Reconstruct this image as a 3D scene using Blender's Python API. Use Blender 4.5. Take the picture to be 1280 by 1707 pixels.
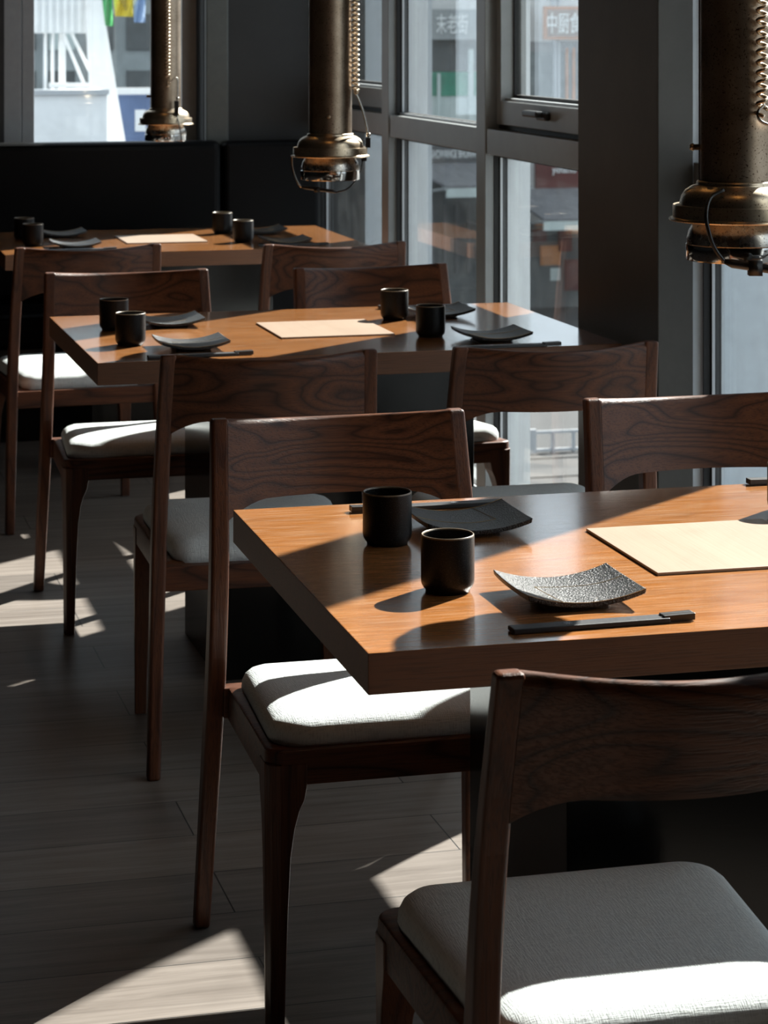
import bpy, bmesh, math, random
from mathutils import Vector, Matrix
random.seed(7)
PI = math.pi
S = bpy.context.scene
C = S.collection
for o in list(bpy.data.objects): bpy.data.objects.remove(o)

# ------------------------------------------------------------------ camera
YAW = 0.2555                       # looking to the right of +Y
CAM_H = 1.4767
FPX = 3971.3
cd = bpy.data.cameras.new('camera')
cam = bpy.data.objects.new('camera', cd); C.objects.link(cam)
cam.location = (0, 0, CAM_H)
cam.rotation_euler = (PI/2, 0, -YAW)
cd.sensor_fit = 'VERTICAL'; cd.sensor_height = 36; cd.sensor_width = 36
cd.lens = FPX/1707*36
cd.shift_y = -811.3/1707
cd.clip_start = 0.05; cd.clip_end = 300
cd.dof.use_dof = True; cd.dof.focus_distance = 3.5; cd.dof.aperture_fstop = 16
S.camera = cam

# ------------------------------------------------------------------ light
S.view_settings.view_transform = 'Standard'; S.view_settings.look = 'None'
S.view_settings.exposure = 0.0; S.view_settings.gamma = 1.0
S.view_settings.use_curve_mapping = False
W = bpy.data.worlds.new('sky'); S.world = W; W.use_nodes = True
wn = W.node_tree.nodes; bg = wn['Background']
bg.inputs[0].default_value = (0.73, 0.82, 0.91, 1); bg.inputs[1].default_value = 2.0
SUN_AZ = math.radians(38.5); SUN_EL = math.radians(36)
sd = bpy.data.lights.new('sun', 'SUN'); sd.energy = 25; sd.angle = math.radians(0.6); sd.color = (1, 0.95, 0.88)
sun = bpy.data.objects.new('sun', sd); C.objects.link(sun)
dirv = Vector((math.cos(SUN_AZ)*math.cos(SUN_EL), math.sin(SUN_AZ)*math.cos(SUN_EL), math.sin(SUN_EL)))
sun.rotation_euler = dirv.to_track_quat('Z', 'Y').to_euler(); sun.location = (8, 8, 8)

# ------------------------------------------------------------------ helpers
def tag(o, label=None, cat=None, group=None, kind=None):
    if label: o['label'] = label
    if cat: o['category'] = cat
    if group: o['group'] = group
    if kind: o['kind'] = kind
    return o
def thing(name, label, cat, loc=(0,0,0), rz=0, group=None):
    o = bpy.data.objects.new(name, None); C.objects.link(o)
    o.location = loc; o.rotation_euler = (0,0,rz); o.empty_display_size = .05
    return tag(o, label, cat, group)
def obj(name, bm, m, parent=None, smooth=False, bev=0, seg=2, loc=None):
    bmesh.ops.recalc_face_normals(bm, faces=bm.faces[:])
    me = bpy.data.meshes.new(name); bm.to_mesh(me); bm.free()
    o = bpy.data.objects.new(name, me); C.objects.link(o)
    me.materials.append(m)
    if smooth:
        for p in me.polygons: p.use_smooth = True
    if bev:
        b = o.modifiers.new('bevel', 'BEVEL'); b.width = bev; b.segments = seg; b.limit_method = 'ANGLE'; b.angle_limit = math.radians(40)
        if smooth: b.harden_normals = False
    if parent: o.parent = parent
    if loc: o.location = loc
    return o
def sharp(o, deg=35):
    me = o.data
    bm = bmesh.new(); bm.from_mesh(me)
    for e in bm.edges:
        if len(e.link_faces) == 2 and e.calc_face_angle(0) > math.radians(deg): e.smooth = False
    bm.to_mesh(me); bm.free()
    return o
def NB(): return bmesh.new()
def box(bm, x0, x1, y0, y1, z0, z1):
    v = [bm.verts.new(p) for p in ((x0,y0,z0),(x1,y0,z0),(x1,y1,z0),(x0,y1,z0),(x0,y0,z1),(x1,y0,z1),(x1,y1,z1),(x0,y1,z1))]
    for f in ((0,3,2,1),(4,5,6,7),(0,1,5,4),(1,2,6,5),(2,3,7,6),(3,0,4,7)): bm.faces.new([v[i] for i in f])
    return bm
def bx(*a): return box(NB(), *a)
def loft(bm, rings, cap=True, closed=True):
    R = [[bm.verts.new(p) for p in r] for r in rings]
    n = len(R[0])
    for a, b in zip(R, R[1:]):
        for i in range(n if closed else n-1):
            j = (i+1) % n
            bm.faces.new((a[i], a[j], b[j], b[i]))
    if cap:
        bm.faces.new(R[0][::-1]); bm.faces.new(R[-1])
    return R
def rect(xc, yc, w, d, z): return [(xc-w/2,yc-d/2,z),(xc+w/2,yc-d/2,z),(xc+w/2,yc+d/2,z),(xc-w/2,yc+d/2,z)]
def tube(bm, pts, r, seg=8, cap=True):
    pts = [Vector(p) for p in pts]; rings = []
    rr = r if isinstance(r, (list, tuple)) else [r]*len(pts)
    t0 = (pts[1]-pts[0]).normalized(); n = t0.orthogonal().normalized()
    for i, p in enumerate(pts):
        t = (pts[min(i+1,len(pts)-1)]-pts[max(i-1,0)]).normalized()
        n = (n - t*n.dot(t)).normalized(); b = t.cross(n)
        rings.append([p + (n*math.cos(2*PI*k/seg) + b*math.sin(2*PI*k/seg))*rr[i] for k in range(seg)])
    loft(bm, rings, cap)
    return bm
def lathe(bm, prof, seg=48, c=(0,0,0), cap=False):
    rings = [[(c[0]+r*math.cos(2*PI*k/seg), c[1]+r*math.sin(2*PI*k/seg), c[2]+z) for k in range(seg)] for r, z in prof]
    loft(bm, rings, cap)
    return bm
def smoothpath(pts, n=6):
    P = [Vector(p) for p in pts]; P = [P[0]*2-P[1]] + P + [P[-1]*2-P[-2]]; out = []
    for i in range(1, len(P)-2):
        for k in range(n):
            t = k/n; a, b, c, d = P[i-1], P[i], P[i+1], P[i+2]
            out.append(.5*((2*b)+(c-a)*t+(2*a-5*b+4*c-d)*t*t+(3*b-a-3*c+d)*t**3))
    out.append(P[-2]); return out
def children(o): return [c for c in bpy.data.objects if c.parent == o]
def dup(root, loc, rz=0, label=None, group=None):
    kids = KIDS.setdefault(root.name, [(c, children(c)) for c in children(root)])
    r = root.copy(); C.objects.link(r); r.location = loc; r.rotation_euler = (0,0,rz)
    if label: r['label'] = label
    if group: r['group'] = group
    for c, gs in kids:
        d = c.copy(); C.objects.link(d); d.parent = r
        for g in gs:
            h = g.copy(); C.objects.link(h); h.parent = d
    return r
KIDS = {}

# ------------------------------------------------------------------ materials
def newmat(name):
    m = bpy.data.materials.new(name); m.use_nodes = True
    nt = m.node_tree; b = nt.nodes['Principled BSDF']
    return m, nt, b
def N(nt, t, **kw):
    n = nt.nodes.new(t)
    for k, v in kw.items():
        if k.startswith('i_'): n.inputs[k[2:].replace('_',' ')].default_value = v
        else: setattr(n, k, v)
    return n
def ramp(nt, fac, stops):
    r = nt.nodes.new('ShaderNodeValToRGB'); nt.links.new(fac, r.inputs[0])
    e = r.color_ramp.elements
    e[0].position, e[0].color = stops[0][0], (*stops[0][1], 1)
    e[1].position, e[1].color = stops[-1][0], (*stops[-1][1], 1)
    for p, c in stops[1:-1]:
        x = e.new(p); x.color = (*c, 1)
    return r.outputs[0]
def plain(name, col, rough=.5, metal=0, noise=0, nscale=30, bump=0, bscale=200, spec=.5):
    m, nt, b = newmat(name); L = nt.links.new
    b.inputs['Base Color'].default_value = (*col, 1); b.inputs['Roughness'].default_value = rough
    b.inputs['Metallic'].default_value = metal; b.inputs['Specular IOR Level'].default_value = spec
    tc = N(nt, 'ShaderNodeTexCoord')
    if noise:
        n = N(nt, 'ShaderNodeTexNoise', i_Scale=nscale, i_Detail=6.0, i_Roughness=.65); L(tc.outputs['Object'], n.inputs['Vector'])
        L(ramp(nt, n.outputs[0], [(.3, tuple(c*(1-noise) for c in col)), (.7, tuple(min(1,c*(1+noise)) for c in col))]), b.inputs['Base Color'])
    if bump:
        n2 = N(nt, 'ShaderNodeTexNoise', i_Scale=bscale, i_Detail=4.0); L(tc.outputs['Object'], n2.inputs['Vector'])
        bp = N(nt, 'ShaderNodeBump', i_Strength=bump, i_Distance=.002); L(n2.outputs[0], bp.inputs['Height']); L(bp.outputs[0], b.inputs['Normal'])
    return m
def wood(name, dark, light, grain, axis='X', rough=.38, pore=.5, cath=1.0, bump=.35, spec=.5, coat=0, ringscale=9, porescale=1.0, pores=None):
    """oak-like veneer: cathedral rings + long fine pores along axis"""
    m, nt, b = newmat(name); L = nt.links.new
    tc = N(nt, 'ShaderNodeTexCoord'); oi = N(nt, 'ShaderNodeObjectInfo')
    add = N(nt, 'ShaderNodeVectorMath', operation='ADD'); L(tc.outputs['Object'], add.inputs[0])
    sc0 = N(nt, 'ShaderNodeVectorMath', operation='SCALE'); L(oi.outputs['Location'], sc0.inputs[0]); sc0.inputs['Scale'].default_value = .37; L(sc0.outputs[0], add.inputs[1])
    mp = N(nt, 'ShaderNodeMapping'); L(add.outputs[0], mp.inputs[0])
    k = {'X': (.9, 9, 9), 'Y': (9, .9, 9), 'Z': (9, 9, .9)}[axis]; mp.inputs['Scale'].default_value = k
    n1 = N(nt, 'ShaderNodeTexNoise', i_Scale=.9, i_Detail=2.0, i_Distortion=.4); L(mp.outputs[0], n1.inputs[0])
    mul = N(nt, 'ShaderNodeMath', operation='MULTIPLY'); L(n1.outputs[0], mul.inputs[0]); mul.inputs[1].default_value = ringscale
    fr = N(nt, 'ShaderNodeMath', operation='PINGPONG'); L(mul.outputs[0], fr.inputs[0]); fr.inputs[1].default_value = .5
    rings = ramp(nt, fr.outputs[0], [(0, (1,1,1)), (.12, (.45,.45,.45)), (.5, (0,0,0))])
    mp2 = N(nt, 'ShaderNodeMapping'); L(add.outputs[0], mp2.inputs[0])
    q = {'X': (14, 420, 420), 'Y': (420, 14, 420), 'Z': (420, 420, 14)}[axis]
    if pores: q = (pores[0], pores[2], pores[2])
    mp2.inputs['Scale'].default_value = tuple(v*porescale for v in q)
    n2 = N(nt, 'ShaderNodeTexNoise', i_Scale=1.0, i_Detail=3.0, i_Roughness=.6); L(mp2.outputs[0], n2.inputs[0])
    porec = ramp(nt, n2.outputs[0], [(.36, (1,1,1)), (.52, (0,0,0))])
    mx = N(nt, 'ShaderNodeMixRGB'); mx.inputs[1].default_value = (*light, 1); mx.inputs[2].default_value = (*dark, 1)
    f1 = N(nt, 'ShaderNodeMath', operation='MULTIPLY'); L(rings, f1.inputs[0]); f1.inputs[1].default_value = cath
    L(f1.outputs[0], mx.inputs[0])
    n3 = N(nt, 'ShaderNodeTexNoise', i_Scale=.5, i_Detail=3.0); L(mp.outputs[0], n3.inputs[0])
    mx0 = N(nt, 'ShaderNodeMixRGB', blend_type='MULTIPLY'); mx0.inputs[0].default_value = .5
    L(mx.outputs[0], mx0.inputs[1]); L(ramp(nt, n3.outputs[0], [(.3, (.62,.62,.62)), (.7, (1,1,1))]), mx0.inputs[2])
    mx2 = N(nt, 'ShaderNodeMixRGB'); f2 = N(nt, 'ShaderNodeMath', operation='MULTIPLY'); L(porec, f2.inputs[0]); f2.inputs[1].default_value = pore
    L(f2.outputs[0], mx2.inputs[0]); L(mx0.outputs[0], mx2.inputs[1]); mx2.inputs[2].default_value = (*grain, 1)
    L(mx2.outputs[0], b.inputs['Base Color'])
    hs = N(nt, 'ShaderNodeMath', operation='ADD'); L(f1.outputs[0], hs.inputs[0]); L(porec, hs.inputs[1])
    bp = N(nt, 'ShaderNodeBump', i_Strength=bump, i_Distance=.0006); bp.invert = True; L(hs.outputs[0], bp.inputs['Height']); L(bp.outputs[0], b.inputs['Normal'])
    b.inputs['Roughness'].default_value = rough; b.inputs['Specular IOR Level'].default_value = spec
    if coat: b.inputs['Coat Weight'].default_value = coat; b.inputs['Coat Roughness'].default_value = .13
    return m

M = {}
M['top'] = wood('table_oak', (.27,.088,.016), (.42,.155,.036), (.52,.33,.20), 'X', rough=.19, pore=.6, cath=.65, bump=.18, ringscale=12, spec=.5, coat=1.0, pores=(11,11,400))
M['top_edge'] = wood('table_oak_shaded_edge', (.11,.038,.014), (.165,.062,.023), (.07,.028,.012), 'X', rough=.5, pore=.5, cath=.3, bump=.3)  # same veneer as the top; shade on the sides put into the colour
M['walnut_z'] = wood('chair_walnut_upright', (.035,.010,.005), (.125,.042,.017), (.028,.010,.006), 'Z', rough=.40, pore=.5, cath=.8, bump=.3, spec=.32)
M['walnut_x'] = wood('chair_walnut_rail', (.028,.008,.004), (.130,.044,.018), (.028,.010,.006), 'X', rough=.40, pore=.5, cath=1.0, bump=.35, ringscale=18, spec=.32)
M['walnut_y'] = wood('chair_walnut_side', (.050,.015,.008), (.105,.036,.019), (.035,.012,.007), 'Y', rough=.36, pore=.5, cath=.6, bump=.3)
M['board'] = wood('pale_ply', (.30,.21,.145), (.355,.26,.19), (.27,.18,.12), 'Y', rough=.4, pore=.12, cath=.35, bump=.1, ringscale=5, porescale=.5)

def fabric():
    m, nt, b = newmat('cream_fabric'); L = nt.links.new
    tc = N(nt, 'ShaderNodeTexCoord')
    def line(scale, lo, hi):
        mp = N(nt, 'ShaderNodeMapping'); L(tc.outputs['Object'], mp.inputs[0]); mp.inputs['Scale'].default_value = scale
        n = N(nt, 'ShaderNodeTexNoise', i_Scale=1.0, i_Detail=2.0); L(mp.outputs[0], n.inputs[0])
        return ramp(nt, n.outputs[0], [(lo, (0,0,0)), (hi, (1,1,1))]), n.outputs[0]
    a, ra = line((900, 60, 60), .4, .6); c, rc = line((60, 900, 60), .4, .6)
    s1, _ = line((110, 3, 3), .70, .76); 
    ad = N(nt, 'ShaderNodeMath', operation='ADD'); L(a, ad.inputs[0]); L(c, ad.inputs[1])
    ad2 = N(nt, 'ShaderNodeMath', operation='ADD'); L(ad.outputs[0], ad2.inputs[0]); L(s1, ad2.inputs[1])
    bp = N(nt, 'ShaderNodeBump', i_Strength=.55, i_Distance=.0008); L(ad2.outputs[0], bp.inputs['Height']); L(bp.outputs[0], b.inputs['Normal'])
    L(ramp(nt, ad.outputs[0], [(0, (.50,.54,.55)), (1, (.63,.67,.67))]), b.inputs['Base Color'])
    b.inputs['Roughness'].default_value = .9; b.inputs['Specular IOR Level'].default_value = .2
    return m
M['fabric'] = fabric()

def floor_mat():
    m, nt, b = newmat('floor_planks'); L = nt.links.new
    tc = N(nt, 'ShaderNodeTexCoord')
    br = N(nt, 'ShaderNodeTexBrick', offset=.37, offset_frequency=2); L(tc.outputs['Object'], br.inputs[0])
    br.inputs['Scale'].default_value = 1; br.inputs['Brick Width'].default_value = 1.21; br.inputs['Row Height'].default_value = .195
    br.inputs['Mortar Size'].default_value = .0014; br.inputs['Mortar Smooth'].default_value = .1
    br.inputs['Color1'].default_value = (.160,.140,.124,1); br.inputs['Color2'].default_value = (.230,.200,.175,1); br.inputs['Mortar'].default_value = (.02,.018,.016,1)
    mp = N(nt, 'ShaderNodeMapping'); L(tc.outputs['Object'], mp.inputs[0]); mp.inputs['Scale'].default_value = (2.2, 34, 1)
    n = N(nt, 'ShaderNodeTexNoise', i_Scale=1.0, i_Detail=6.0, i_Roughness=.7, i_Distortion=.6); L(mp.outputs[0], n.inputs[0])
    mx = N(nt, 'ShaderNodeMixRGB', blend_type='MULTIPLY'); mx.inputs[0].default_value = 1; L(br.outputs[0], mx.inputs[1])
    L(ramp(nt, n.outputs[0], [(.3, (.55,.52,.50)), (.7, (1.15,1.15,1.15))]), mx.inputs[2]); L(mx.outputs[0], b.inputs['Base Color'])
    ht = N(nt, 'ShaderNodeMath', operation='MULTIPLY_ADD'); L(n.outputs[0], ht.inputs[0]); ht.inputs[1].default_value = .25
    iv = N(nt, 'ShaderNodeMath', operation='SUBTRACT'); iv.inputs[0].default_value = 1; L(br.outputs['Fac'], iv.inputs[1]); L(iv.outputs[0], ht.inputs[2])
    bp = N(nt, 'ShaderNodeBump', i_Strength=.5, i_Distance=.0015); L(ht.outputs[0], bp.inputs['Height']); L(bp.outputs[0], b.inputs['Normal'])
    b.inputs['Roughness'].default_value = .42
    return m
M['floor'] = floor_mat()
M['wall'] = plain('dark_plaster', (.018,.019,.019), .6, noise=.25, nscale=4, bump=.15, bscale=60)
M['column'] = plain('column_plaster', (.044,.041,.034), .55, noise=.22, nscale=5, bump=.15, bscale=60)
M['trim'] = plain('painted_trim', (.085,.092,.086), .5, noise=.1)
M['ceiling'] = plain('ceiling_paint', (.03,.03,.03), .8, noise=.1)
M['frame'] = plain('grey_aluminium', (.24,.252,.252), .42, metal=.25, noise=.08, nscale=8)
M['frame_light'] = plain('pale_aluminium', (.55,.58,.60), .4, metal=.2)
M['gasket'] = plain('black_rubber', (.006,.006,.006), .6)
M['leather'] = plain('black_leather', (.0022,.0023,.0028), .42, bump=.15, bscale=260, spec=.10)
M['pedestal'] = plain('dark_laminate', (.0045,.005,.005), .17, noise=.2, nscale=10, bump=.03, bscale=700, spec=.3)
M['black'] = plain('black_plastic', (.008,.008,.008), .4)
M['gold'] = plain('gold_seam', (.55,.36,.16), .4, metal=.3)

def glass():
    m, nt, b = newmat('window_glass'); L = nt.links.new
    nt.nodes.remove(b); out = nt.nodes['Material Output']
    tr = N(nt, 'ShaderNodeBsdfTransparent'); gl = N(nt, 'ShaderNodeBsdfGlossy'); gl.inputs['Roughness'].default_value = .01
    df = N(nt, 'ShaderNodeBsdfDiffuse'); df.inputs[0].default_value = (.75,.8,.82,1)
    lw = N(nt, 'ShaderNodeLayerWeight'); lw.inputs[0].default_value = .5
    pw = N(nt, 'ShaderNodeMath', operation='POWER'); L(lw.outputs['Facing'], pw.inputs[0]); pw.inputs[1].default_value = 5.0
    fr = N(nt, 'ShaderNodeMath', operation='MULTIPLY_ADD'); L(pw.outputs[0], fr.inputs[0]); fr.inputs[1].default_value = .9; fr.inputs[2].default_value = .045
    tr.inputs[0].default_value = (.93,.95,.95,1)
    ml = N(nt, 'ShaderNodeMath', operation='MULTIPLY'); L(fr.outputs[0], ml.inputs[0]); ml.inputs[1].default_value = 1.0; ml.use_clamp = True
    mx = N(nt, 'ShaderNodeMixShader'); L(ml.outputs[0], mx.inputs[0]); L(tr.outputs[0], mx.inputs[1]); L(gl.outputs[0], mx.inputs[2])
    # wiping smears
    tc = N(nt, 'ShaderNodeTexCoord'); n = N(nt, 'ShaderNodeTexNoise', i_Scale=5.0, i_Detail=5.0, i_Distortion=1.5); L(tc.outputs['Object'], n.inputs[0])
    sm = ramp(nt, n.outputs[0], [(.45, (.012,.012,.012)), (.75, (.06,.06,.06))])
    mx2 = N(nt, 'ShaderNodeMixShader'); L(sm, mx2.inputs[0]); L(mx.outputs[0], mx2.inputs[1]); L(df.outputs[0], mx2.inputs[2])
    L(mx2.outputs[0], out.inputs[0])
    return m
M['glass'] = glass()

def ceramic():
    m, nt, b = newmat('speckled_black_ceramic'); L = nt.links.new
    tc = N(nt, 'ShaderNodeTexCoord'); n = N(nt, 'ShaderNodeTexNoise', i_Scale=900.0, i_Detail=2.0); L(tc.outputs['Object'], n.inputs[0])
    L(ramp(nt, n.outputs[0], [(.55, (.005,.005,.0055)), (.74, (.04,.037,.033))]), b.inputs['Base Color'])
    bp = N(nt, 'ShaderNodeBump', i_Strength=.5, i_Distance=.0004); L(n.outputs[0], bp.inputs['Height']); L(bp.outputs[0], b.inputs['Normal'])
    b.inputs['Roughness'].default_value = .36; b.inputs['Specular IOR Level'].default_value = .15
    return m
M['cup'] = ceramic()
M['rim'] = plain('unglazed_rim', (.17,.13,.085), .35, noise=.3, nscale=200)
def plate_mat():
    m, nt, b = newmat('pitted_black_stoneware'); L = nt.links.new
    tc = N(nt, 'ShaderNodeTexCoord'); n = N(nt, 'ShaderNodeTexNoise', i_Scale=520.0, i_Detail=2.0); L(tc.outputs['Object'], n.inputs[0])
    n2 = N(nt, 'ShaderNodeTexNoise', i_Scale=330.0, i_Detail=4.0); L(tc.outputs['Object'], n2.inputs[0])
    ad = N(nt, 'ShaderNodeMath', operation='ADD'); L(n.outputs[0], ad.inputs[0]); L(n2.outputs[0], ad.inputs[1])
    bp = N(nt, 'ShaderNodeBump', i_Strength=1.0, i_Distance=.0016); L(ad.outputs[0], bp.inputs['Height']); L(bp.outputs[0], b.inputs['Normal'])
    L(ramp(nt, n.outputs[0], [(.50, (.005,.0055,.006)), (.62, (.075,.078,.08))]), b.inputs['Base Color']); b.inputs['Roughness'].default_value = .30; b.inputs['Specular IOR Level'].default_value = .4
    return m
M['plate'] = plate_mat()
M['paper'] = plain('black_paper', (.02,.021,.024), .45, bump=.2, bscale=90)
M['stick'] = plain('black_lacquer_wood', (.010,.009,.009), .4)
M['print'] = plain('silver_print', (.35,.37,.4), .5)
def brass(name, c1, c2, rough, ns=14):
    m, nt, b = newmat(name); L = nt.links.new
    tc = N(nt, 'ShaderNodeTexCoord'); n = N(nt, 'ShaderNodeTexNoise', i_Scale=float(ns), i_Detail=8.0, i_Roughness=.7); L(tc.outputs['Object'], n.inputs[0])
    n2 = N(nt, 'ShaderNodeTexNoise', i_Scale=340.0, i_Detail=3.0); L(tc.outputs['Object'], n2.inputs[0])
    base = ramp(nt, n.outputs[0], [(.3, c1), (.7, c2)])
    mx = N(nt, 'ShaderNodeMixRGB', blend_type='MULTIPLY'); mx.inputs[0].default_value = 1; L(base, mx.inputs[1])
    L(ramp(nt, n2.outputs[0], [(.30, (.25,.2,.17)), (.42, (1,1,1))]), mx.inputs[2]); L(mx.outputs[0], b.inputs['Base Color'])
    rr = N(nt, 'ShaderNodeMapRange'); L(n.outputs[0], rr.inputs[0]); rr.inputs['To Min'].default_value = rough-.08; rr.inputs['To Max'].default_value = rough+.1
    L(rr.outputs[0], b.inputs['Roughness']); b.inputs['Metallic'].default_value = 1
    return m
M['pipe'] = brass('aged_brass_tube', (.24,.175,.12), (.42,.33,.245), .38)
M['dome'] = brass('polished_aged_brass', (.46,.37,.26), (.66,.55,.42), .33)
M['chrome'] = brass('worn_chrome', (.45,.45,.44), (.62,.62,.60), .10, 20)
M['satin'] = brass('satin_nickel', (.45,.42,.37), (.62,.58,.52), .26, 20)
M['steel'] = plain('steel_wire', (.45,.42,.38), .25, metal=1)
M['cable'] = plain('black_cable', (.008,.008,.008), .35)

# ------------------------------------------------------------------ setting
def struct(name, bm, m, parent=None, bev=0, **kw):
    o = obj(name, bm, m, parent, bev=bev, **kw)
    if not parent: o['kind'] = 'structure'
    return o
XI, XO, XG = 2.06, 2.20, 2.115       # window wall: inner face, outer face, glass
ZC = 3.0
struct('floor', bx(-4, 2.22, -2.5, 9.25, -.12, 0), M['floor'])
struct('ceiling', bx(-4.2, 2.5, -2.7, 9.6, ZC, ZC+.2), M['ceiling'])
struct('wall_left', bx(-4.2, -4, -2.7, 9.4, 0, ZC), M['wall'])
struct('wall_front', bx(-4, 2.22, -2.7, -2.5, 0, ZC), M['wall'])
bm = NB(); box(bm, -4, .88, 9.0, 9.25, 0, ZC); box(bm, 1.625, 2.26, 8.94, 9.25, 0, ZC); box(bm, .88, 1.625, 9.0, 9.25, 0, 1.02); box(bm, .88, 1.625, 9.0, 9.25, 2.6, ZC)
struct('wall_back', bm, M['wall'])
struct('wall_right', bx(2.0, 2.2, -2.5, 1.89, 0, ZC), M['wall'])
struct('trim_1', bx(1.628, 1.715, 8.90, 8.94, 0, ZC), M['trim'], bev=.006)
# column between the tables and the wall block behind it
struct('wall_column', bx(1.92, 2.005, 4.953, 5.486, 0, ZC), M['column'], bev=.003)
bm = NB(); box(bm, 2.005, 2.08, 4.960, 5.486, 0, ZC); box(bm, 2.08, 2.60, 5.30, 5.62, -4, ZC+.5); box(bm, 2.08, 2.19, 5.62, 5.80, 0, ZC)
struct('wall_pier', bm, plain('exterior_render', (.50,.54,.57), .7, noise=.05))
struct('wall_far_pier', bx(2.12, 2.62, 9.262, 9.7, -4, ZC+.5), bpy.data.materials['exterior_render'])

wn_i = [0]
def window(y0, y1, xi=XI, sash=False, mull_near=.09, handle=False, zt=2.62):
    """one bay of the window wall; y0..y1 clear opening, mullion on the near (y0) side"""
    wn_i[0] += 1
    XG = xi+.055; XO = 2.20; XT = 2.215 if y1 < 5 else 2.17
    w = bpy.data.objects.new('window_%d' % wn_i[0], None); C.objects.link(w); w['kind'] = 'structure'
    w.location = (xi, (y0+y1)/2, 0)
    def P(name, bm, m, bev=.002):
        bmesh.ops.translate(bm, verts=bm.verts, vec=-Vector(w.location)); return obj(name, bm, m, w, bev=bev)
    if mull_near:
        bm = NB(); box(bm, xi, XG-.012, y0-mull_near, y0, 0, zt); P('mullion', bm, M['frame'])
        bm = NB(); box(bm, XG+.012, XO, y0-mull_near, y0, 0, zt); P('outer_fin', bm, M['frame_light'])
    bm = NB(); box(bm, xi+.004, XG-.012, y0, y1, 1.098, 1.172); P('transom', bm, M['frame'])
    P('outer_transom', bx(XG+.012, XT, y0, y1, 1.100, 1.170), M['frame_light'])
    bm = NB(); box(bm, xi, XG-.012, y0, y1, zt-.08, zt); box(bm, XG+.012, XO, y0, y1, zt-.08, zt); P('head_rail', bm, M['frame'])
    bm = NB(); box(bm, xi, XG-.012, y0, y1, 0, .07); box(bm, XG+.012, XO, y0, y1, 0, .07); P('sill_rail', bm, M['frame'])
    g = XG-.012; e = .010
    for (a, b) in ((.07, 1.098), (1.172, zt-.08)):
        if a > 1 and sash: continue
        bm = NB()
        box(bm, g, XG+.012, y0, y0+e, a, b); box(bm, g, XG+.012, y1-e, y1, a, b)
        box(bm, g, XG+.012, y0+e, y1-e, a, a+e); box(bm, g, XG+.012, y0+e, y1-e, b-e, b)
        P('gasket', bm, M['gasket'], 0)
        P('bead', bx(g-.008, g, y0+.001, y1-.001, a+.001, a+.008), M['frame_light'], 0)
        P('gasket', bx(g-.016, g, y1-.005, y1, a, b), M['gasket'], 0); P('spacer', bx(g+.001, XG-.004, y1-.0115, y1-.0101, a+e, b-e), M['frame_light'], 0)
        P('glass', bx(XG-.003, XG+.003, y0+e, y1-e, a+e, b-e), M['glass'], 0)
    if sash:
        a, b = 1.186, zt-.09; gx = XG+.02
        bm = NB(); box(bm, XG-.012, XG+.012, y0, y1, 1.172, 1.186); box(bm, XG-.012, XG+.012, y0, y0+.016, 1.186, b); P('gasket', bm, M['gasket'], 0)
        s = NB(); si = xi+.030; gx = si+.050
        box(s, si, gx+.03, y0+.016, y0+.055, a, b); box(s, si, gx+.03, y1-.055, y1-.016, a, b)
        box(s, si, gx+.03, y0+.055, y1-.055, a, a+.07); box(s, si, gx+.03, y0+.055, y1-.055, b-.07, b)
        P('sash', s, M['frame'], .003)
        P('bead', bx(si+.015, gx-.012, y0+.056, y1-.056, a+.07, a+.078), M['frame_light'], 0)
        xi = si+.012
        bm = NB(); box(bm, gx-.010, gx+.010, y0+.055, y0+.066, a+.078, b-.07); box(bm, gx-.010, gx+.010, y1-.066, y1-.055, a+.078, b-.07); box(bm, gx-.010, gx+.010, y0+.066, y1-.066, a+.078, a+.088); P('gasket', bm, M['gasket'], 0)
        P('glass', bx(gx-.003, gx+.003, y0+.066, y1-.066, a+.088, b-.07), M['glass'], 0)
        if handle:
            yc = (y0+y1)/2 - .02
            bm = NB(); box(bm, xi-.030, xi-.012, yc-.075, yc+.005, a+.028, a+.052); box(bm, xi-.048, xi-.024, yc-.05, yc+.075, a+.036, a+.054)
            P('window_handle', bm, M['black'], .005)
window(7.92, 8.94, sash=True)
window(6.80, 7.82)
window(5.87, 6.71, sash=True, mull_near=.06, handle=True)
window(4.245, 4.951, xi=2.0, mull_near=.15)
window(3.10, 4.075, xi=2.04, mull_near=.09)
window(2.00, 2.98, xi=2.0)
bm = NB(); box(bm, 2.0, 2.26, 1.0, 8.94, 2.62, ZC); struct('trim_5', bm, M['wall'])
# back window
P_back = plain('grey_painted_frame', (.30,.31,.32), .5, noise=.06)
w = bpy.data.objects.new('window_8', None); C.objects.link(w); w['kind'] = 'structure'; w.location = (1.3, 9.1, 1.0)
def WP(name, bm, m, bev=.002):
    bmesh.ops.translate(bm, verts=bm.verts, vec=-Vector(w.location)); return obj(name, bm, m, w, bev=bev)
bm = NB(); box(bm, .882, .95, 9.06, 9.14, 1.02, 2.6); box(bm, .955, 1.0, 9.075, 9.15, 1.02, 2.6); box(bm, 1.563, 1.62, 9.06, 9.14, 1.02, 2.6); box(bm, 1.0, 1.563, 9.08, 9.14, 2.5, 2.6); box(bm, 1.0, 1.563, 9.08, 9.14, 1.02, 1.03)
WP('window_frame', bm, P_back); WP('glass', bx(1.0, 1.563, 9.108, 9.114, 1.03, 2.5), M['glass'], 0)

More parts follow.
